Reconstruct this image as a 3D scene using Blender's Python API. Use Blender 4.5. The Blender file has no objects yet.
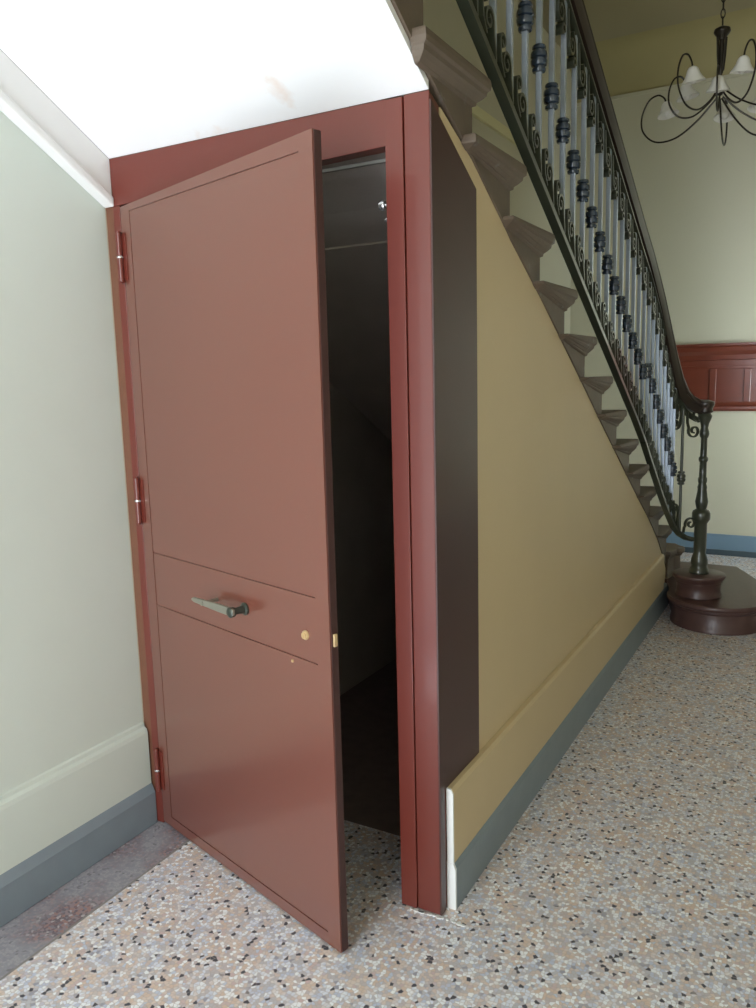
import bpy, bmesh, math, random
from mathutils import Vector, Matrix
random.seed(4)
S = bpy.context.scene
PI = math.pi

# ------------------------------------------------------------------ camera
CAM = (0.8754, -1.8413, 1.5)
YAW, PITCH, ROLL, FPX = -0.5158, -0.1579, -0.0249, 800.2
fw = Vector((math.sin(YAW)*math.cos(PITCH), math.cos(YAW)*math.cos(PITCH), math.sin(PITCH)))
rt0 = Vector((math.cos(YAW), -math.sin(YAW), 0)); up0 = rt0.cross(fw)
rt = math.cos(ROLL)*rt0 + math.sin(ROLL)*up0
up = -math.sin(ROLL)*rt0 + math.cos(ROLL)*up0
cd = bpy.data.cameras.new('camera'); cam = bpy.data.objects.new('camera', cd); S.collection.objects.link(cam)
cam.matrix_world = Matrix(((rt.x, up.x, -fw.x, CAM[0]), (rt.y, up.y, -fw.y, CAM[1]), (rt.z, up.z, -fw.z, CAM[2]), (0, 0, 0, 1)))
cd.sensor_fit = 'VERTICAL'; cd.sensor_height = 24.0; cd.sensor_width = 18.0
cd.lens = FPX*24.0/1008.0; cd.clip_start = 0.02; cd.clip_end = 60
S.camera = cam

# ------------------------------------------------------------------ light
S.view_settings.view_transform = 'Standard'; S.view_settings.look = 'None'
S.view_settings.gamma = 1.0; S.view_settings.exposure = -0.1
try: S.view_settings.use_curve_mapping = False
except Exception: pass
W = bpy.data.worlds.new('sky'); S.world = W; W.use_nodes = True
W.node_tree.nodes['Background'].inputs[0].default_value = (0.75, 0.87, 1.0, 1)
W.node_tree.nodes['Background'].inputs[1].default_value = 1.2

def area(name, loc, direction, sx, sy, power, col, spread=180):
    l = bpy.data.lights.new(name, 'AREA'); l.shape = 'RECTANGLE'; l.size = sx; l.size_y = sy
    l.energy = power; l.color = col; l.spread = math.radians(spread)
    o = bpy.data.objects.new(name, l); S.collection.objects.link(o); o.location = loc
    o.rotation_euler = Vector(direction).to_track_quat('-Z', 'Z').to_euler()
    return o
# sun through the open entrance behind the camera: it falls on the floor there and bounces up
sl = bpy.data.lights.new('sun', 'SUN'); sl.energy = 26; sl.angle = math.radians(.6); sl.color = (.82, .91, 1.0)
so = bpy.data.objects.new('sun', sl); C0 = S.collection; C0.objects.link(so)
so.rotation_euler = Vector((.02, math.cos(math.radians(34)), -math.sin(math.radians(34)))).to_track_quat('-Z', 'Z').to_euler()
# sky light of that entrance
area('entrance_daylight', (-.1, -4.93, 1.55), (0, 1, 0), 1.8, 3.0, 190, (0.86, 0.93, 1.0))
# added fill lamp that brightens the far wall, aimed clear of the balusters
area('far_wall_fill', (2.25, 3.6, 1.5), (-.75, 1, -.02), .8, 1.3, 34, (.82, .95, 1.0), 110)

# ------------------------------------------------------------------ helpers
C = S.collection
def new_bm(): return bmesh.new()
def quad_box(bm, lo, hi, M=None):
    x0, y0, z0 = lo; x1, y1, z1 = hi
    c = [(x0,y0,z0),(x1,y0,z0),(x1,y1,z0),(x0,y1,z0),(x0,y0,z1),(x1,y0,z1),(x1,y1,z1),(x0,y1,z1)]
    v = [bm.verts.new((M @ Vector(p)) if M else p) for p in c]
    for f in ((0,3,2,1),(4,5,6,7),(0,1,5,4),(1,2,6,5),(2,3,7,6),(3,0,4,7)):
        bm.faces.new([v[i] for i in f])
def prism(bm, pts, a0, a1, axis='X'):
    """polygon pts extruded from a0 to a1 along an axis"""
    def P(p, a):
        if axis == 'X': return (a, p[0], p[1])
        if axis == 'Y': return (p[0], a, p[1])
        return (p[0], p[1], a)
    A = [bm.verts.new(P(p, a0)) for p in pts]; B = [bm.verts.new(P(p, a1)) for p in pts]
    n = len(pts)
    bm.faces.new(A[::-1]); bm.faces.new(B)
    for i in range(n): bm.faces.new((A[i], A[(i+1) % n], B[(i+1) % n], B[i]))
def loft(bm, rings, cap=True):
    R = [[bm.verts.new(p) for p in r] for r in rings]
    n = len(R[0])
    for a, b in zip(R, R[1:]):
        for i in range(n): bm.faces.new((a[i], a[(i+1) % n], b[(i+1) % n], b[i]))
    if cap: bm.faces.new(R[0][::-1]); bm.faces.new(R[-1])
def lathe(bm, prof, seg=20, c=(0, 0, 0), M=None, squash=None):
    rings = []
    for r, z in prof:
        ring = []
        for i in range(seg):
            a = 2*PI*i/seg
            p = Vector((r*math.cos(a), r*math.sin(a), z))
            if M: p = M @ p
            ring.append((p.x+c[0], p.y+c[1], p.z+c[2]))
        rings.append(ring)
    loft(bm, rings)
def tube(bm, pts, r, seg=8, flat=None, ref=(1, 0, 0)):
    """sweep along pts. r: radius or list. flat=(w,t): rectangular section, w along ref"""
    pts = [Vector(p) for p in pts]; n = len(pts); rings = []
    refv = Vector(ref).normalized(); prev = None
    for i, p in enumerate(pts):
        t = (pts[min(i+1, n-1)] - pts[max(i-1, 0)]).normalized()
        a = refv - t*refv.dot(t)
        if a.length < 1e-3: a = prev or t.orthogonal()
        a.normalize()
        b = t.cross(a).normalized(); prev = a
        rr = r[i] if isinstance(r, (list, tuple)) else r
        if flat:
            w, h = flat[0]/2, flat[1]/2
            k = rr if isinstance(r, (list, tuple)) else 1
            ring = [p+a*w*k*sx+b*h*k*sy for sx, sy in ((1,1),(-1,1),(-1,-1),(1,-1))]
        else:
            ring = [p+a*rr*math.cos(2*PI*j/seg)+b*rr*math.sin(2*PI*j/seg) for j in range(seg)]
        rings.append([tuple(q) for q in ring])
    loft(bm, rings)
def obj(name, bm, m, parent=None, off=(0, 0, 0), smooth=False, bevel=0, seg=2):
    bmesh.ops.recalc_face_normals(bm, faces=bm.faces)
    if off != (0, 0, 0): bmesh.ops.translate(bm, verts=bm.verts, vec=-Vector(off))
    me = bpy.data.meshes.new(name); bm.to_mesh(me); bm.free()
    me.materials.append(m)
    if smooth:
        for p in me.polygons: p.use_smooth = True
        try: me.set_sharp_from_angle(angle=math.radians(40))
        except Exception: pass
    o = bpy.data.objects.new(name, me); C.objects.link(o)
    if parent: o.parent = parent
    if bevel:
        b = o.modifiers.new('bevel', 'BEVEL'); b.width = bevel; b.segments = seg; b.limit_method = 'ANGLE'
    return o
def struct(name, bm, m, **k):
    o = obj(name, bm, m, **k); o['kind'] = 'structure'; return o
def thing(name, label, cat, loc):
    o = bpy.data.objects.new(name, None); C.objects.link(o); o.location = loc; o.empty_display_size = .1
    o['label'] = label; o['category'] = cat
    return o

# ------------------------------------------------------------------ materials
def lin(c):
    return tuple(((x/255)/12.92 if x/255 <= 0.04045 else ((x/255+0.055)/1.055)**2.4) for x in c)
def mat(name, col, rough=.5, metal=0, noise=0, nscale=8, bump=0, bscale=60, coat=0, spec=.5, stain=None, crough=.11):
    m = bpy.data.materials.new(name); m.use_nodes = True; N = m.node_tree.nodes; L = m.node_tree.links
    b = N['Principled BSDF']; b.inputs['Roughness'].default_value = rough; b.inputs['Metallic'].default_value = metal
    b.inputs['Coat Weight'].default_value = coat; b.inputs['Coat Roughness'].default_value = crough
    b.inputs['Specular IOR Level'].default_value = spec
    tc = N.new('ShaderNodeTexCoord')
    nz = N.new('ShaderNodeTexNoise'); nz.inputs['Scale'].default_value = nscale; nz.inputs['Detail'].default_value = 5
    L.new(tc.outputs['Object'], nz.inputs['Vector'])
    mx = N.new('ShaderNodeMix'); mx.data_type = 'RGBA'
    c = lin(col); d = tuple(x*(1-noise) for x in c)
    mx.inputs['A'].default_value = (*d, 1); mx.inputs['B'].default_value = (*tuple(min(1, x*(1+noise*.6)) for x in c), 1)
    L.new(nz.outputs['Fac'], mx.inputs['Factor'])
    out = mx.outputs['Result']
    if stain:   # (colour, scale, threshold): blotches of dirt with their own outline
        n2 = N.new('ShaderNodeTexNoise'); n2.inputs['Scale'].default_value = stain[1]; n2.inputs['Detail'].default_value = 8
        L.new(tc.outputs['Object'], n2.inputs['Vector'])
        rp = N.new('ShaderNodeValToRGB'); rp.color_ramp.elements[0].position = stain[2]; rp.color_ramp.elements[1].position = stain[2]+.12
        L.new(n2.outputs['Fac'], rp.inputs['Fac'])
        m2 = N.new('ShaderNodeMix'); m2.data_type = 'RGBA'; m2.inputs['B'].default_value = (*lin(stain[0]), 1)
        L.new(rp.outputs['Color'], m2.inputs['Factor']); L.new(out, m2.inputs['A']); out = m2.outputs['Result']
    L.new(out, b.inputs['Base Color'])
    if bump:
        n3 = N.new('ShaderNodeTexNoise'); n3.inputs['Scale'].default_value = bscale; n3.inputs['Detail'].default_value = 4
        L.new(tc.outputs['Object'], n3.inputs['Vector'])
        bp = N.new('ShaderNodeBump'); bp.inputs['Strength'].default_value = bump; bp.inputs['Distance'].default_value = .004
        L.new(n3.outputs['Fac'], bp.inputs['Height']); L.new(bp.outputs['Normal'], b.inputs['Normal'])
    return m
M_cream = mat('cream wall tone', (216, 225, 216), .45, noise=.03, bump=.08)
M_yellow = mat('pale yellow wall paint', (216, 194, 154), .5, noise=.05, nscale=3, bump=.1)
M_yellow_far = mat('pale yellow hall paint', (206, 201, 178), .5, noise=.04, nscale=2, bump=.08)
M_white = mat('white plaster', (246, 246, 246), .6, noise=.02, bump=.15, bscale=30, stain=((226, 196, 172), 3.3, .66))
M_whitetrim = mat('white trim paint', (236, 236, 234), .45, noise=.04, bump=.1, bscale=40)
M_ceil = mat('ceiling paint', (170, 160, 130), .7, noise=.08, nscale=1.5)
M_cove = mat('shaded olive cove', (176, 164, 118), .6, noise=.08, nscale=2)  # darker olive puts the cove's shadow into its colour
M_base = mat('grey baseboard paint', (136, 149, 158), .4, noise=.12, nscale=12, bump=.1)
M_blue = mat('blue skirting paint', (120, 145, 165), .4, noise=.06)
M_red = mat('red oxide gloss paint', (106, 45, 35), .34, noise=.06, nscale=4, bump=.03, bscale=25, coat=.35, spec=.5)
M_reddoor = mat('red brown satin door paint', (112, 62, 49), .3, noise=.03, nscale=3, coat=1.0, spec=.6, crough=.19)
M_rust = mat('worn orange brown primer', (112, 72, 52), .5, noise=.25, nscale=18, bump=.2)
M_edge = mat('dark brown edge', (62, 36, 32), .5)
M_panel = mat('dark brown sheet', (70, 42, 38), .35, noise=.12, nscale=6)  # side panel tone, darker and browner than the frame red
M_darkin = mat('dark grey cupboard plaster', (176, 168, 160), .9, noise=.2, nscale=5, bump=.3)
M_stone = mat('grey brown stair stone', (106, 92, 78), .55, noise=.22, nscale=14, bump=.25, bscale=50, stain=((132, 134, 138), 16, .66))
M_redstone = mat('reddish stair stone', (88, 64, 60), .35, noise=.25, nscale=20, bump=.1)
M_iron = mat('blue grey painted iron', (190, 202, 218), .25, metal=.35, noise=.12, nscale=30, coat=.4)
M_irondark = mat('dark green painted iron', (60, 64, 52), .28, noise=.2, nscale=30, coat=.5)
M_collar = mat('dark blue painted iron', (50, 62, 76), .2, noise=.2, nscale=30, coat=.6)
M_wood = mat('dark varnished wood', (46, 34, 27), .4, noise=.3, nscale=9, coat=.15)
M_rack = mat('red mahogany', (118, 58, 42), .3, noise=.3, nscale=7, coat=.4)
M_steel = mat('dull steel', (150, 148, 135), .35, metal=.6, noise=.1)
M_brass = mat('worn brass', (214, 186, 140), .3, metal=.5, noise=.1)
M_chrome = mat('bright steel', (205, 205, 205), .2, metal=.8)
M_bronze = mat('dark bronze', (50, 44, 34), .4, metal=.5, noise=.1)
M_shade = mat('white opal glass', (225, 222, 212), .3, noise=.05)
M_grey = mat('grey lip paint', (120, 118, 112), .5, noise=.1)

def floor_material(name, border=False):
    m = bpy.data.materials.new(name); m.use_nodes = True; N = m.node_tree.nodes; L = m.node_tree.links
    b = N['Principled BSDF']; b.inputs['Roughness'].default_value = .42; b.inputs['Coat Weight'].default_value = .12; b.inputs['Coat Roughness'].default_value = .25
    tc = N.new('ShaderNodeTexCoord')
    dn = N.new('ShaderNodeTexNoise'); dn.inputs['Scale'].default_value = 60
    L.new(tc.outputs['Object'], dn.inputs['Vector'])
    md = N.new('ShaderNodeVectorMath'); md.operation = 'MULTIPLY_ADD'
    L.new(dn.outputs['Color'], md.inputs[0]); md.inputs[1].default_value = (.006, .006, 0); L.new(tc.outputs['Object'], md.inputs[2])
    vo = N.new('ShaderNodeTexVoronoi'); vo.voronoi_dimensions = '2D'; vo.distance = 'MANHATTAN'
    vo.inputs['Scale'].default_value = 125 if border else 98; vo.inputs['Randomness'].default_value = .8
    L.new(md.outputs[0], vo.inputs['Vector'])
    sp = N.new('ShaderNodeSeparateColor'); L.new(vo.outputs['Color'], sp.inputs[0])
    # broad drift between peach and grey stretches
    bn = N.new('ShaderNodeTexNoise'); bn.inputs['Scale'].default_value = 3.5 if border else 9; bn.inputs['Detail'].default_value = 3
    L.new(tc.outputs['Object'], bn.inputs['Vector'])
    def ramp(cols):
        r = N.new('ShaderNodeValToRGB'); r.color_ramp.interpolation = 'CONSTANT'
        els = r.color_ramp.elements
        while len(els) < len(cols): els.new(.5)
        for e, (p, c) in zip(els, cols): e.position = p; e.color = (*lin(c), 1)
        L.new(sp.outputs[0], r.inputs['Fac']); return r
    if border:
        A = ramp([(0, (132, 106, 110)), (.2, (156, 136, 140)), (.4, (112, 100, 108)), (.6, (168, 128, 122)), (.75, (136, 130, 140)), (.92, (190, 182, 184))])
        B = ramp([(0, (156, 156, 164)), (.3, (168, 166, 172)), (.7, (150, 150, 158)), (.93, (130, 128, 134))])
    else:
        A = ramp([(0, (72, 72, 82)), (.04, (206, 194, 194)), (.22, (222, 200, 184)), (.42, (226, 210, 200)), (.54, (214, 192, 190)), (.61, (250, 250, 252)), (.77, (206, 211, 226)), (.87, (252, 252, 255)), (.95, (222, 212, 208))])
        B = ramp([(0, (72, 72, 82)), (.05, (200, 198, 204)), (.24, (230, 233, 244)), (.42, (216, 200, 194)), (.56, (202, 207, 224)), (.72, (244, 246, 250)), (.88, (220, 210, 206)), (.95, (164, 164, 178))])
    rp = N.new('ShaderNodeValToRGB'); rp.color_ramp.elements[0].position = .44; rp.color_ramp.elements[1].position = .56
    L.new(bn.outputs['Fac'], rp.inputs['Fac'])
    mx = N.new('ShaderNodeMix'); mx.data_type = 'RGBA'
    L.new(rp.outputs['Color'], mx.inputs['Factor']); L.new(A.outputs['Color'], mx.inputs['A']); L.new(B.outputs['Color'], mx.inputs['B'])
    # cement joints between chips
    ve = N.new('ShaderNodeTexVoronoi'); ve.voronoi_dimensions = '2D'; ve.feature = 'DISTANCE_TO_EDGE'
    ve.inputs['Scale'].default_value = vo.inputs['Scale'].default_value; ve.inputs['Randomness'].default_value = .8
    L.new(md.outputs[0], ve.inputs['Vector'])
    lt = N.new('ShaderNodeMath'); lt.operation = 'LESS_THAN'; lt.inputs[1].default_value = .045; L.new(ve.outputs['Distance'], lt.inputs[0])
    m2 = N.new('ShaderNodeMix'); m2.data_type = 'RGBA'; m2.inputs['B'].default_value = (*lin((150, 144, 148) if border else (188, 174, 168)), 1)
    L.new(lt.outputs[0], m2.inputs['Factor']); L.new(mx.outputs['Result'], m2.inputs['A'])
    L.new(m2.outputs['Result'], b.inputs['Base Color'])
    rn = N.new('ShaderNodeMapRange'); rn.inputs['To Min'].default_value = .32; rn.inputs['To Max'].default_value = .55
    L.new(bn.outputs['Fac'], rn.inputs['Value']); L.new(rn.outputs[0], b.inputs['Roughness'])
    return m
M_floor = floor_material('mosaic terrazzo')
M_border = floor_material('dark terrazzo border', True)

# ------------------------------------------------------------------ the room
XW, YF, YB, XR, ZC = -1.11, 5.07, -5.0, 2.4, 3.98
RISE, RUN = .159, .287
NST = 10                                   # k = -9 .. 14
Zk = lambda k: 2.272-RISE*k if k <= 10 else {11: .515, 12: .345, 13: .165}[k]
Rk = lambda k: .247+RUN*k                  # riser plane of step k
SOFF = [(-3.05, 3.96), (-1.0, 2.75), (0.0, 2.172), (.344, 2.03), (.552, 1.898), (.854, 1.742), (1.115, 1.598), (1.397, 1.442), (1.7, 1.271),
        (2.129, 1.035), (2.523, .82), (2.754, .70), (2.976, .575), (3.185, .445), (3.338, .335), (3.44, .235), (3.50, .0)]
def soff(y):
    for (a, za), (b, zb) in zip(SOFF, SOFF[1:]):
        if a <= y <= b: return za+(zb-za)*(y-a)/(b-a)
    return 0.0 if y > 3 else SOFF[0][1]

bm = new_bm(); quad_box(bm, (-.893, YB, -.1), (XR, YF, 0)); struct('floor', bm, M_floor)
bm = new_bm(); quad_box(bm, (XW-.1, YB, -.1), (-.900, YF, -.002)); struct('floor_border', bm, M_border)
bm = new_bm(); quad_box(bm, (-.900, YB, -.1), (-.893, YF, .0005)); struct('trim_joint', bm, mat('light joint cement', (150, 146, 142), .7, noise=.3, nscale=30))
bm = new_bm(); quad_box(bm, (XW-.1, YB-.1, ZC), (XR+.1, YF+.1, ZC+.1)); struct('ceiling', bm, M_ceil)
# coved junction of the ceiling and the far wall
bm = new_bm(); pts = [(YF, ZC)] + [(YF-.32+.32*math.cos(a), ZC-.32+.32*math.sin(a)) for a in [PI/2*(1-i/8) for i in range(9)]]
prism(bm, pts, XW, XR); struct('trim_cove', bm, M_cove, smooth=True)
bm = new_bm(); quad_box(bm, (XW, YF-.012, 3.64), (XR, YF, 3.665)); struct('trim_picture_rail', bm, M_yellow_far)
# walls
bm = new_bm(); quad_box(bm, (XW-.1, YF, 0), (XR+.1, YF+.1, ZC)); struct('wall_far', bm, M_yellow_far)
bm = new_bm()   # left wall, upper part seen over the stairs
top = [(p[0], p[1]+.02) for p in SOFF if p[0] <= 0]
prism(bm, [(-3.05, ZC)] + top + [(0.0, 0), (YF, 0), (YF, ZC)], XW-.1, XW); struct('wall_left_stairs', bm, M_yellow_far)
bm = new_bm(); prism(bm, [(YB, 0), (0.0, 0)] + top[::-1] + [(-3.05, ZC), (YB, ZC)], XW-.1, XW); struct('wall_left', bm, M_cream)  # same left wall as wall_left_stairs, in a lighter, cooler tone
bm = new_bm(); quad_box(bm, (XR, YB, 0), (XR+.1, YF, ZC)); struct('wall_right', bm, M_yellow_far)
bm = new_bm()
for a, b_, z0, z1 in ((XW-.1, -1.0, 0, ZC), (.8, XR+.1, 0, ZC), (-1.0, .8, 2.5, ZC)): quad_box(bm, (a, YB-.1, z0), (b_, YB, z1))
struct('wall_back', bm, M_yellow_far)
# stair side wall, top edge follows the stairs
bm = new_bm(); side = [p for p in SOFF if p[0] >= 0]
prism(bm, [(0.06, 0)] + [(0.06, soff(.06))] + side[1:], -.06, 0); struct('wall_stair', bm, M_yellow)
# dado board and baseboard of the stair wall
bm = new_bm(); ye = 3.36
prism(bm, [(0, .12), (.021, .12), (.021, .352), (.014, .364), (0, .366)], .052, 3.27, 'Y')
struct('trim_dado_stair', bm, M_yellow)
bm = new_bm(); prism(bm, [(.0005, .12), (.0208, .12), (.0208, .350), (.0135, .3635), (.0005, .3655)], .046, .0522, 'Y')
struct('trim_dado_end', bm, M_whitetrim)
bm = new_bm(); prism(bm, [(0, 0), (.028, 0), (.028, .125), (.022, .140), (0, .144)], .052, 3.42, 'Y'); struct('baseboard_stair', bm, M_base)
bm = new_bm(); prism(bm, [(.0005, 0), (.0275, 0), (.0275, .124), (.0215, .139), (.0005, .143)], .044, .0522, 'Y'); struct('trim_baseboard_end', bm, M_whitetrim)
# left wall dado and baseboard
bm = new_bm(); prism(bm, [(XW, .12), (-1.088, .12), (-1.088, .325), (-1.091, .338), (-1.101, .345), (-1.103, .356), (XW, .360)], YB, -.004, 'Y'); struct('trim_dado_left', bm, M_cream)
bm = new_bm(); prism(bm, [(XW, 0), (-1.074, 0), (-1.074, .112), (-1.088, .142), (XW, .144)], YB, -.003, 'Y'); struct('baseboard_left', bm, M_base)
# sloping band under the stairs on the left wall
bm = new_bm(); ys = [-3.0, -1.0, 0.0]
prism(bm, [(y, soff(y)-.001) for y in ys] + [(y, soff(y)-.125) for y in ys[::-1]], XW, -1.076); struct('trim_stair_band', bm, M_whitetrim)
bm = new_bm(); prism(bm, [(y, soff(y)-.112) for y in ys] + [(y, soff(y)-.142) for y in ys[::-1]], XW, -1.066); struct('trim_stair_bead', bm, M_whitetrim, bevel=.006)
# far wall skirting
bm = new_bm(); prism(bm, [(YF, 0), (YF-.025, 0), (YF-.025, .03), (YF-.02, .035), (YF-.018, .150), (YF-.006, .168), (YF, .168)], XW, XR, 'X')
struct('baseboard_far', bm, M_blue)
bm = new_bm(); quad_box(bm, (XW, YF-.034, 0), (XR, YF-.024, .045)); struct('trim_skirting_shoe', bm, mat('dark skirting shoe', (70, 84, 92), .4))
# narrow casing strips on the left wall above the stairs
bm = new_bm()
for y0, y1 in ((2.55, 2.61), (2.80, 2.85)): quad_box(bm, (XW, y0, .9), (XW+.02, y1, 3.1))
quad_box(bm, (XW, 2.55, 3.04), (XW+.02, 3.9, 3.1)); struct('trim_casing_left', bm, mat('pale casing paint', (226, 220, 176), .4))

# ------------------------------------------------------------------ cupboard under the stairs
cup = thing('under_stair_cupboard', 'red-brown painted metal cupboard under the stairs, its door standing ajar', 'cupboard', (-.55, 0.0, 0))
OFF = (-.55, 0.0, 0)
bm = new_bm()      # frame: inner jamb, top rail, left jamb
quad_box(bm, (-.121, -.004, .004), (-.072, .05, 2.168)); obj('jamb', bm, M_red, cup, OFF, bevel=.0015)
bm = new_bm(); prism(bm, [(-1.076, 2.033), (-.1212, 2.062), (-.1212, 2.171), (-1.076, 2.171)], 0, .045, 'Y'); obj('top_rail', bm, M_red, cup, OFF, bevel=.0015)
bm = new_bm(); quad_box(bm, (-1.076, .0, .002), (-1.047, .045, 2.0325)); obj('jamb', bm, M_red, cup, OFF, bevel=.0015)
bm = new_bm(); quad_box(bm, (-1.1095, .004, .002), (-1.0762, .04, 2.035)); o = obj('filler_strip', bm, M_rust, cup, OFF); o['label'] = 'worn orange-brown strip against the wall'
bm = new_bm(); prism(bm, [(0, .004), (.055, .004), (.055, soff(.055)-.001), (0, 2.171)], -.070, -.001)
obj('corner_post', bm, M_red, cup, OFF, bevel=.002)
bm = new_bm(); quad_box(bm, (-.0768, -.0055, .05), (-.0705, .001, .16)); obj('weld_plate', bm, M_red, cup, OFF)
bm = new_bm()
prism(bm, [(0.0, .004), (.0298, .004), (.0298, .368), (.28, .368), (.28, 1.995), (0.0, 2.150)], -.001, .0035); o = obj('side_panel', bm, M_panel, cup, OFF); o['label'] = 'dark brown side panel'
bm = new_bm(); quad_box(bm, (-1.04, .050, 2.040), (-.122, .060, 2.048)); obj('door_stop', bm, M_grey, cup, OFF)
# crumbs of white plaster along the foot of the post
bm = new_bm()
for i in range(14):
    px_ = -.085+.012*i+random.uniform(-.004, .004); rr = random.uniform(.003, .008); n = 7
    ring = [(px_+rr*1.4*math.cos(2*PI*j/n)*random.uniform(.7, 1.2), -.004-.006*abs(i-9)/9+rr*math.sin(2*PI*j/n)*random.uniform(.7, 1.2)) for j in range(n)]
    prism(bm, ring, .0006, .0035, 'Z')
struct('trim_plaster_crumbs', bm, M_whitetrim)
bm = new_bm(); quad_box(bm, (-1.09, .30, .0006), (-.075, 3.2, .0015)); obj('inner_floor_shade', bm, mat('dark floor shade', (120, 104, 98), .8, noise=.3, nscale=20), cup, OFF)  # dark sheet over the terrazzo, its colour standing in for the cupboard's shade
# interior lining
bm = new_bm()
side_in = [(y, max(soff(y)-.06, .01)) for y in [.056, .3, .6, 1, 1.5, 2, 2.5, 3.0, 3.3]]
prism(bm, [(.056, .001)] + side_in + [(3.3, .001)], -.075, -.0605)
prism(bm, [(.056, .001)] + side_in + [(3.3, .001)], -1.1095, -1.09)
prism(bm, side_in + [(y, z+.02) for y, z in side_in[::-1]], -1.09, -.075)
obj('lining', bm, M_darkin, cup, OFF)
bm = new_bm(); quad_box(bm, (-1.09, .30, 1.886), (-.076, .31, 1.892)); obj('crossbar', bm, M_darkin, cup, OFF)
bm = new_bm()    # bolt keep on the inside of the jamb
Mx = Matrix.Rotation(PI/2, 4, 'Y')
quad_box(bm, (-.1235, .010, 1.875), (-.1212, .045, 1.950))
lathe(bm, [(.004, 0), (.004, .018), (.011, .020), (.013, .026), (.011, .034), (.004, .037)], 12, (-.123, .03, 1.930), Matrix.Rotation(-PI/2, 4, 'Y'))
lathe(bm, [(.006, 0), (.007, .012), (.005, .018)], 10, (-.123, .028, 1.893), Matrix.Rotation(-PI/2, 4, 'Y'))
o = obj('bolt_keep', bm, M_chrome, cup, OFF, smooth=True); o['label'] = 'small bright metal bolt keep'

# door leaf: local x along the leaf, y thickness (front at 0), z up
DW, DT = .918, 2.048
bm = new_bm()
quad_box(bm, (.0, .004, .010), (DW, .025, 2.028))
prism(bm, [(.0, 2.028), (DW, 2.028), (DW, DT)], 0.004, .025, 'Y'); prism(bm, [(.0, 2.028), (DW, 2.028), (DW, DT)], 0.0, .0042, 'Y')
z_g = [.046, .790, .963, 2.008]; g = .0022
quad_box(bm, (.0, 0, .010), (.056-g, .0042, 2.028))
quad_box(bm, (.868, 0, .010), (DW, .0042, 2.028))
quad_box(bm, (.056-g, 0, .010), (.868, .0042, z_g[0]-g)); quad_box(bm, (.056-g, 0, z_g[3]+g), (.868, .0042, 2.028))
for a, b_ in zip(z_g, z_g[1:]): quad_box(bm, (.056+g, 0, a+g), (.868, .0042, b_-g))
door = obj('door', bm, M_reddoor, cup)
door.location = (-1.045+.55, 0, 0); door.rotation_euler = (0, 0, math.radians(-16.616))
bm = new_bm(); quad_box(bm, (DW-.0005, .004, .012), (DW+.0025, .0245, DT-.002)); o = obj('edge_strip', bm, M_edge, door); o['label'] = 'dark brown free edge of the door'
door['label'] = 'red-brown metal door standing ajar'
for zz in (1.88, 1.125, .20):
    bm = new_bm()
    lathe(bm, [(.003, -.078), (.0085, -.072), (.0085, -.002), (.0065, -.001), (.0065, .001), (.0085, .002), (.0085, .072), (.003, .078)], 12, (-.002, -.010, zz))
    quad_box(bm, (-.002, -.0028, zz-.068), (.024, .0, zz+.068))
    h = obj('hinge', bm, M_red, door, smooth=True)
    bm = new_bm(); lathe(bm, [(.0098, -.003), (.0105, 0), (.0098, .003)], 12, (-.002, -.010, zz)); o = obj('hinge_washer', bm, M_chrome, h, smooth=True); o['label'] = 'bright washer'
# lever handle on its spindle
bm = new_bm()
xs = [.362, .375, .42, .50, .562, .575]; hs = [.003, .007, .009, .0115, .0125, .008]
rings = []
for x, h in zip(xs, hs):
    y0, y1 = -.052, -.044
    zc = .876
    rings.append([(x, y0, zc-h), (x, y1, zc-h), (x, y1, zc+h), (x, y0, zc+h)])
loft(bm, rings)
hd = obj('handle', bm, M_steel, door, bevel=.002); hd['label'] = 'grey steel lever handle'
bm = new_bm(); Ry = Matrix.Rotation(PI/2, 4, 'X')
lathe(bm, [(.018, 0), (.018, .005), (.011, .008), (.009, .036), (.014, .039), (.015, .052), (.010, .056)], 16, (.560, 0, .874), Ry)
obj('spindle', bm, mat('dark steel spindle', (70, 74, 66), .35, metal=.5), hd, smooth=True)
bm = new_bm(); lathe(bm, [(.006, 0), (.006, .046), (.0075, .054)], 12, (.42, 0, .874), Ry); obj('handle_peg', bm, M_steel, hd, smooth=True)
bm = new_bm(); lathe(bm, [(.0125, 0), (.0125, .003), (.010, .006), (.0085, .006), (.0085, .009)], 20, (.825, 0, .857), Ry)
quad_box(bm, (.823, -.0105, .850), (.827, -.008, .864)); o = obj('lock_cylinder', bm, M_brass, door, smooth=True); o['label'] = 'small round brass lock'
bm = new_bm(); lathe(bm, [(.0045, 0), (.004, .003)], 12, (.766, 0, .774), Ry); obj('rivet', bm, M_brass, door, smooth=True)
bm = new_bm(); quad_box(bm, (DW+.002, .008, .845), (DW+.008, .020, .878)); o = obj('latch_bolt', bm, M_brass, door, bevel=.002); o['label'] = 'brass latch bolt on the free edge'

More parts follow.
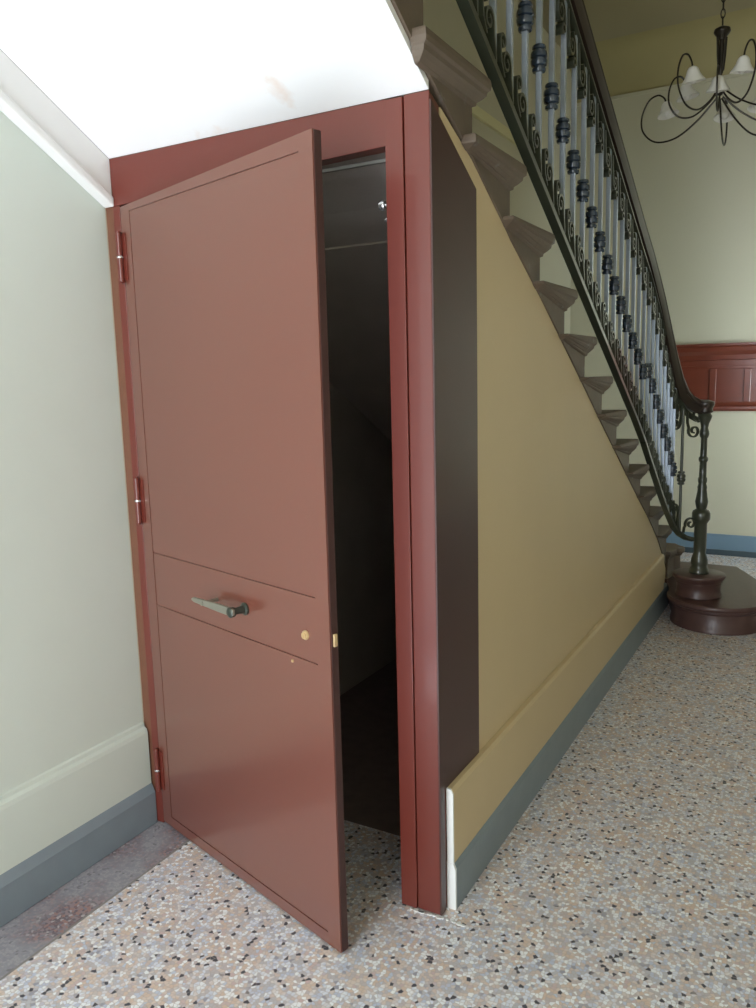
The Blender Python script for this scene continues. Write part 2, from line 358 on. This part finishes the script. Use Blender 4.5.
# ------------------------------------------------------------------ staircase
st = thing('staircase', 'grey-brown stone staircase rising over the cupboard, white plastered underneath', 'staircase', (-.55, 3.6, 0))
OFS = (-.55, 3.6, 0)
bm = new_bm(); yy = [p for p in SOFF if p[0] <= 0]
prism(bm, yy + [(y, z+.02) for y, z in yy[::-1]], -1.0755, -.002)
o = obj('soffit', bm, M_white, st, OFS); o['label'] = 'white plastered underside'
def step_rings(x0, x1, yb, yf, Z, zf, zb):
    prof = [(.044, 0), (.049, -.006), (.051, -.018), (.049, -.030), (.040, -.036), (.037, -.046), (.026, -.056), (.012, -.066), (.010, -.074), (0, -.078)]
    rings = []
    for o_, dz in prof:
        e = o_ if x0 > -.5 else 0
        b0 = yb-(o_-.04)*.5 if x0 > -.5 else yb
        rings.append([(x0, b0, Z+dz), (x1+e*.7, b0, Z+dz), (x1+e*.7, yf+o_, Z+dz), (x0, yf+o_, Z+dz)])
    rings.append([(x0, yb, min(zb, Z-.079)), (x1, yb, min(zb, Z-.079)), (x1, yf, min(zf, Z-.08)), (x0, yf, min(zf, Z-.08))])
    return rings
for k in range(-9, 12):
    bm = new_bm()
    yb, yf = Rk(k-1)-.0, Rk(k)
    zb = soff(yb)+.022 if yb < 0 else soff(yb)+.001
    zf = soff(yf)+.022 if yf < 0 else soff(yf)+.001
    rings = [[(x, y, max(z, soff(y)+(.0215 if y < 0 else .001))) for x, y, z in ring] for ring in step_rings(-1.109, .006, yb+.0005, yf, Zk(k), zf, zb)]
    loft(bm, rings)
    # the moulded return that runs along the open side and sticks out past the riser behind
    ret = [[(x, y, z) for x, y, z in ring] for ring in step_rings(.0008, .006, yb-.055, yf, Zk(k), 9, 9)[:-1]]
    if k > 0: ret = [[(x, y, max(z, soff(y)-.004)) for x, y, z in ring] for ring in ret]
    else: ret = [[(x, y, max(z, soff(y)-.012)) for x, y, z in ring] for ring in ret]
    loft(bm, ret)
    obj('step', bm, M_stone, st, OFS)
# lowest steps flare out round the newel
def flat_ring(pts, off, z):
    """offset a closed plan outline outward by off"""
    n = len(pts); out = []
    for i in range(n):
        a = Vector(pts[i-1]); b = Vector(pts[i]); c = Vector(pts[(i+1) % n])
        d1 = (b-a).normalized(); d2 = (c-b).normalized()
        nn = Vector((d1.y, -d1.x)) + Vector((d2.y, -d2.x))
        nn = nn.normalized() if nn.length > 1e-6 else Vector((d1.y, -d1.x))
        out.append((b.x+nn.x*off, b.y+nn.y*off, z))
    return out
def arc(cx, cy, r, a0, a1, n=16):
    return [(cx+r*math.cos(math.radians(a0+(a1-a0)*i/n)), cy+r*math.sin(math.radians(a0+(a1-a0)*i/n))) for i in range(n+1)]
PROF = [(0, -.0), (.022, -.001), (.027, -.008), (.028, -.020), (.024, -.030), (.012, -.036), (.012, -.044), (.004, -.052), (0, -.056)]
def curtail(name, outline, Z, z0, m):
    bm = new_bm(); rings = [flat_ring(outline, o_, Z+dz) for o_, dz in PROF]
    rings.append(flat_ring(outline, 0, z0+.03)); rings.append(flat_ring(outline, .006, z0+.022)); rings.append(flat_ring(outline, .006, z0))
    loft(bm, rings)
    return obj(name, bm, m, st, OFS, smooth=True)
# outlines run counter-clockwise
o12 = [(-1.10, 3.45), (.012, 3.45)] + arc(.015, 3.60, .05, -70, 70, 8) + [(.0, 3.70), (-1.10, 3.70)]
curtail('step', o12, .345, .166, M_stone)
o13 = [(-1.10, 3.45), (.03, 3.45)] + arc(.345, 3.16, .255, 170, 385, 24) + [(.52, 3.60), (.36, 3.95), (-1.10, 4.0)]
curtail('step', o13, .165, .0005, M_redstone)

# ------------------------------------------------------------------ balustrade
ba = thing('balustrade', 'wrought iron stair balustrade with blue-grey bars under a dark wooden handrail', 'balustrade', (.02, 1.5, 1.3))
OB = (.02, 1.5, 1.3)
XB = .02
zlow = lambda y: 2.50-.545*y                # underside of the bottom rail
zhand = lambda y: 2.604-.496*(y-1.5)       # top of the handrail
Y0, Y1 = -1.0, 2.30
NW = (.242, 3.13)                           # newel
# where the rail swings out to the newel: x, y, bottom rail, handrail
BEND = [(.022, 2.5, 1.125, 2.108), (.032, 2.62, 1.015, 2.008), (.045, 2.73, .905, 1.895), (.062, 2.83, .79, 1.756), (.083, 2.92, .68, 1.600), (.108, 2.99, .585, 1.472),
        (.135, 3.04, .535, 1.392), (.165, 3.08, .505, 1.352), (.205, 3.11, .49, 1.325)]
def rail_path(zf, idx, dz, n=10):
    return [(XB, Y0+(Y1-Y0)*i/n, zf(Y0+(Y1-Y0)*i/n)+dz) for i in range(n+1)] + [(b[0], b[1], b[idx]+dz) for b in BEND]
bm = new_bm(); tube(bm, rail_path(zlow, 2, .011), 1, flat=(.030, .020)); obj('bottom_rail', bm, M_irondark, ba, OB)
bm = new_bm(); tube(bm, rail_path(zhand, 3, -.118), 1, flat=(.036, .009)); obj('top_rail', bm, M_irondark, ba, OB)
hand = rail_path(zhand, 3, -.03) + [(.25, 3.145, 1.290)]
bm = new_bm()
rings = []
P = [Vector(p) for p in hand]
prof = [(-.022, -.052), (.022, -.052), (.030, -.030), (.032, -.008), (.026, -.002), (.031, .010), (.026, .024), (.010, .031), (-.010, .031), (-.026, .024), (-.031, .010), (-.026, -.002), (-.032, -.008), (-.030, -.030)]
for i, p in enumerate(P):
    t = (P[min(i+1, len(P)-1)]-P[max(i-1, 0)]).normalized()
    s = Vector((t.y, -t.x, 0)).normalized(); u = s.cross(t).normalized()
    if u.z < 0: u = -u
    rings.append([tuple(p+s*a+u*b) for a, b in prof])
loft(bm, rings); obj('handrail', bm, M_wood, ba, OB, smooth=True)
# balusters: one bar + collar, then copies
def spiral(c, r0, r1, a0, a1, n=22):
    return [(0, c[0]+(r0+(r1-r0)*i/n)*math.cos(a0+(a1-a0)*i/n), c[1]+(r0+(r1-r0)*i/n)*math.sin(a0+(a1-a0)*i/n)) for i in range(n+1)]
DY = .131
spots = [(XB, .624+DY*i, zlow(.624+DY*i), zhand(.624+DY*i), 2.54-.572*DY*i) for i in range(-12, 15)]
def bend_at(y, c):
    for a, b in zip(BEND, BEND[1:]):
        if a[1] <= y <= b[1]: return a[c]+(b[c]-a[c])*(y-a[1])/(b[1]-a[1])
for y, zc in ((2.555, 1.495), (2.634, 1.415), (2.711, 1.328), (2.775, 1.245), (2.84, 1.160), (2.892, 1.084), (2.931, 1.001), (2.966, .932)):
    spots.append((bend_at(y, 0), y, bend_at(y, 2), bend_at(y, 3), zc))
def bar_mesh(L, w=.0165):
    bm = new_bm(); quad_box(bm, (-w/2, -w/2, 0), (w/2, w/2, L)); return bm
COL = [(.012, -.040), (.019, -.039), (.0215, -.035), (.0215, -.029), (.016, -.026), (.016, -.023), (.024, -.020), (.026, -.013), (.026, -.004), (.020, -.001), (.020, .001),
       (.026, .004), (.026, .013), (.024, .020), (.016, .023), (.016, .026), (.0215, .029), (.0215, .035), (.019, .039), (.012, .040)]
# scroll masters, in the plane of the balustrade (local y,z)
def scroll_up():      # stands on the bottom rail
    bm = new_bm()
    pts = [(0, .058, -.030), (0, .054, .0), (0, .044, .035)] + spiral((.010, .062), .034, .008, -.3, -.3+2*PI*1.3)
    tube(bm, pts, 1, flat=(.028, .008))
    pts = [(0, -.006, .022), (0, -.030, .055), (0, -.036, .100)] + spiral((-.015, .112), .022, .006, PI, -PI*1.1)
    tube(bm, pts, 1, flat=(.026, .007))
    return bm
def scroll_down():    # hangs under the top rail
    bm = new_bm()
    pts = [(0, -.056, .020), (0, -.052, -.02), (0, -.044, -.055)] + spiral((-.010, -.078), .035, .008, PI-.3, PI-.3+2*PI*1.3)
    tube(bm, pts, 1, flat=(.030, .008))
    pts = [(0, .006, -.030), (0, .034, -.062), (0, .042, -.110)] + spiral((.022, -.128), .022, .006, 0, 2*PI*1.0)
    tube(bm, pts, 1, flat=(.028, .007))
    lathe(bm, [(.003, -.014), (.011, -.009), (.013, 0), (.011, .009), (.003, .014)], 10, (0, -.008, .030))
    return bm
pb = collar0 = su = sd = None
Lbar = None
for i, (x, y, zl, zh, zc) in enumerate(spots):
    zb = zl+.018; zt = zh-.115
    x2, y2, zl2, zh2, _ = spots[i+1] if i+1 < len(spots) else (.11, 3.0, .57, 1.46, 0)
    xm, ym, zlm, zhm = (x+x2)/2, (y+y2)/2, (zl+zl2)/2, (zh+zh2)/2
    kk = min(1, math.hypot(x2-x, y2-y)/DY); rz = -math.atan2(x2-x, y2-y)
    if pb is None:
        pb = obj('baluster', bar_mesh(1.0), M_iron, ba)
        bm = new_bm(); lathe(bm, COL, 14); c0 = obj('collar', bm, M_collar, pb, smooth=True)
        su = obj('scroll', scroll_up(), M_irondark, ba); sd = obj('scroll', scroll_down(), M_irondark, ba)
        b_, c_, u_, d_ = pb, c0, su, sd
    else:
        b_ = pb.copy(); C.objects.link(b_); b_.parent = ba
        c_ = c0.copy(); C.objects.link(c_); c_.parent = b_
        u_ = su.copy(); C.objects.link(u_); u_.parent = ba
        d_ = sd.copy(); C.objects.link(d_); d_.parent = ba
    L = zt-zb
    b_.location = (x-OB[0], y-OB[1], zb-OB[2]); b_.scale = (1, 1, L)
    c_.location = (0, 0, (zc-zb)/L); c_.scale = (1, 1, 1/L)
    for q, zz in ((u_, zlm+.024), (d_, zhm-.128)):
        q.location = (xm-OB[0], ym-OB[1], zz-OB[2]); q.rotation_euler = (0, 0, rz); q.scale = (1, kk, 1)
# end panel by the newel
Ex, Ey = .137, 3.04
bm = new_bm(); tube(bm, [(Ex, Ey, .54), (Ex, Ey, 1.275)], .0085, 10); e = obj('baluster', bm, M_irondark, ba, OB, smooth=True)
bm = new_bm(); lathe(bm, [(a*.95, b) for a, b in COL], 14, (Ex, Ey, .875)); obj('collar', bm, M_irondark, e, OB, smooth=True)
dirv = Vector((NW[0]-.06, NW[1]-2.92, 0)).normalized()
def in_panel(pts, c):
    return [Vector((c[0]+dirv.x*p[1], c[1]+dirv.y*p[1], c[2]+p[2])) for p in pts]
def wall_scroll(c, pts):
    bm = new_bm(); nrm = (dirv.y, -dirv.x, 0)
    tube(bm, in_panel(pts, c), 1, flat=(.016, .008), ref=nrm); obj('scroll', bm, M_irondark, ba, OB)
wall_scroll((.190, 3.09, 1.145), [(0, -.050, .12), (0, -.048, .05)] + spiral((0, 0), .042, .010, PI*.85, PI*.85+2*PI*1.35))
wall_scroll((.100, 3.00, 1.190), [(0, .04, .10), (0, .040, .04)] + spiral((0, 0), .036, .010, PI*.1, PI*.1-2*PI*1.35))
wall_scroll((.205, 3.10, 1.240), [(0, .01, -.045)] + spiral((0, 0), .036, .010, -PI*.5, -PI*.5-2*PI*.8))
wall_scroll((.190, 3.09, .600), [(0, -.050, -.05), (0, -.045, -.02)] + spiral((0, 0), .040, .009, -PI*.9, -PI*.9-2*PI*1.3))
wall_scroll((.105, 3.00, .700), [(0, .03, -.12), (0, .036, -.03)] + spiral((0, 0), .032, .009, -PI*.1, -PI*.1+2*PI*1.3))
# newel post
nw = thing('newel_post', 'dark cast iron newel post on the round end of the bottom steps', 'newel post', (NW[0], NW[1], .30))
prof = [(.056, 0), (.058, .012), (.050, .03), (.044, .045), (.049, .060), (.046, .085), (.034, .125), (.036, .14), (.036, .30), (.046, .315), (.052, .325), (.052, .36), (.046, .375), (.028, .385),
        (.034, .41), (.037, .43), (.032, .455), (.026, .50), (.028, .515), (.022, .535), (.026, .55), (.026, .565), (.021, .575), (.0195, .66), (.025, .668), (.027, .678), (.025, .688), (.0185, .695), (.018, .80), (.024, .81), (.028, .825), (.026, .84), (.020, .86),
        (.024, .885), (.036, .915), (.040, .93), (.030, .945)]
bm = new_bm(); lathe(bm, prof, 20); obj('shaft', bm, M_irondark, nw, smooth=True)
bm = new_bm(); lathe(bm, [(.128, -.134), (.130, -.132), (.130, -.118), (.124, -.108), (.124, -.060), (.128, -.055), (.128, -.046), (.134, -.040), (.136, -.030), (.146, -.022), (.150, -.012), (.148, -.004), (.142, -.0005)], 36)
o = obj('plinth', bm, M_redstone, nw, smooth=True); o['label'] = 'round reddish stone plinth'
bm = new_bm(); lathe(bm, [(.030, .944), (.044, .952), (.040, .972), (.048, .988), (.052, 1.00), (.048, 1.012), (.02, 1.02)], 20); o = obj('cap', bm, M_wood, nw, smooth=True); o['label'] = 'dark wooden cap'

# ------------------------------------------------------------------ coat rack on the far wall
cr = thing('wall_coat_rack', 'reddish brown panelled wooden rack on the far wall behind the newel post', 'coat rack', (.35, YF, 1.17))
OC = (.35, YF, 1.17)
X0, X1 = -.24, 1.25
bm = new_bm(); quad_box(bm, (X0, YF-.02, 1.17), (X1, YF-.001, 1.66)); obj('backboard', bm, M_rack, cr, OC)
bm = new_bm(); prism(bm, [(YF-.02, 1.56), (YF-.032, 1.565), (YF-.036, 1.60), (YF-.060, 1.63), (YF-.066, 1.66), (YF-.085, 1.672), (YF-.085, 1.69), (YF, 1.69), (YF, 1.56)], X0-.02, X1+.02); obj('cornice', bm, M_rack, cr, OC)
bm = new_bm(); quad_box(bm, (X0, YF-.030, 1.492), (X1, YF-.0195, 1.518)); obj('rail', bm, M_rack, cr, OC, bevel=.003)
bm = new_bm(); prism(bm, [(YF, 1.165), (YF-.05, 1.165), (YF-.055, 1.18), (YF-.055, 1.20), (YF-.035, 1.215), (YF-.03, 1.235), (YF, 1.235)], X0-.01, X1+.01); obj('bottom_moulding', bm, M_rack, cr, OC)
for x in (X0, .02, .27, .52, .77, 1.02, X1-.05):
    bm = new_bm(); quad_box(bm, (x, YF-.031, 1.234), (x+.05, YF-.0195, 1.4925)); obj('stile', bm, M_rack, cr, OC, bevel=.004)

# ------------------------------------------------------------------ chandelier
CH = Vector((.344, 2.4, 3.045))
ch = thing('chandelier', 'dark metal chandelier with curling arms and white bell shades', 'chandelier', tuple(CH))
bm = new_bm()
lathe(bm, [(.004, .0), (.018, -.006), (.034, -.014), (.037, -.026), (.030, -.038), (.018, -.050), (.014, -.058)], 20)
lathe(bm, [(.010, -.05), (.012, -.09), (.009, -.16), (.013, -.185), (.010, -.20), (.004, -.215)], 14)
for a in range(4):
    aa = PI/4+a*PI/2
    tube(bm, [(.026*math.cos(aa), .026*math.sin(aa), -.045), (.022*math.cos(aa), .022*math.sin(aa), -.12), (.014*math.cos(aa), .014*math.sin(aa), -.19)], .0035, 6)
lathe(bm, [(.004, -.30), (.012, -.295), (.018, -.28), (.014, -.262), (.006, -.25), (.005, -.20)], 14)
obj('stem', bm, M_bronze, ch, smooth=True)
bm = new_bm(); z = .0
for i in range(24):
    c = Vector((0, 0, .018+i*.034)); n = 10
    ax = (1, 0, 0) if i % 2 else (0, 1, 0)
    ring = [c+Vector(ax)*.009*math.cos(2*PI*j/n)+Vector((0, 0, 1))*.021*math.sin(2*PI*j/n) for j in range(n+1)]
    tube(bm, ring, .0028, 5, ref=(ax[1], ax[0], .01))
obj('chain', bm, M_bronze, ch)
bm = new_bm(); lathe(bm, [(.05, ZC-CH.z-.001), (.048, ZC-CH.z-.02), (.02, ZC-CH.z-.045), (.006, ZC-CH.z-.06), (.004, .80)], 16); obj('ceiling_rose', bm, M_bronze, ch, smooth=True)
def curve(pts, n=8):
    P = [Vector(p) for p in pts]; P = [P[0]*2-P[1]] + P + [P[-1]*2-P[-2]]; out = []
    for i in range(1, len(P)-2):
        for j in range(n):
            t = j/n
            out.append(.5*((2*P[i])+(P[i+1]-P[i-1])*t+(2*P[i-1]-5*P[i]+4*P[i+1]-P[i+2])*t*t+(-P[i-1]+3*P[i]-3*P[i+1]+P[i+2])*t**3))
    return out+[P[-2]]
def chandelier_arm(ang, R, dz, s=1.0):
    a = math.radians(ang); d = Vector((math.cos(a), math.sin(a), 0))
    # radial profile: out of the hub, down, round and over to the shade
    prof = [(.012, -.27), (.10, -.345), (.20, -.395), (.30, -.39), (.365, -.33), (.372, -.26), (.34, -.20), (.295, -.185), (.262, -.205), (.25, -.235)]
    k = R/.372
    pts = [d*(r*k)+Vector((0, 0, -.27+(z+.27)*s+dz)) for r, z in prof]
    bm = new_bm(); tube(bm, curve(pts), .0042, 6, ref=(0, 0, 1) if False else (-d.y, d.x, 0)); arm = obj('arm', bm, M_bronze, ch, smooth=True)
    e = pts[-1]
    bm = new_bm(); Mr = Matrix.Rotation(math.radians(12), 4, Vector((-d.y, d.x, 0)))
    lathe(bm, [(.006, .012), (.016, .008), (.024, -.002), (.030, -.020), (.039, -.036), (.049, -.048), (.051, -.053), (.047, -.050), (.036, -.038), (.026, -.020), (.010, -.010)], 20, tuple(e), Mr)
    o = obj('shade', bm, M_shade, arm, smooth=True)
    bm = new_bm(); lathe(bm, [(.004, -.010), (.015, -.018), (.021, -.034), (.020, -.046), (.012, -.056), (.003, -.060)], 12, tuple(e), Mr); obj('bulb', bm, M_shade, arm, smooth=True)
for ang, R, dz, s in ((249, .363, 0, 1), (160, .40, -.035, 1.05), (274, .24, -.03, .8), (92, .43, -.04, 1.05), (297, .392, 0, 1), (205, .23, -.01, .85),
                      (20, .40, -.035, 1.05), (340, .39, 0, 1), (56, .41, -.04, 1.05)):
    chandelier_arm(ang, R, dz, s)
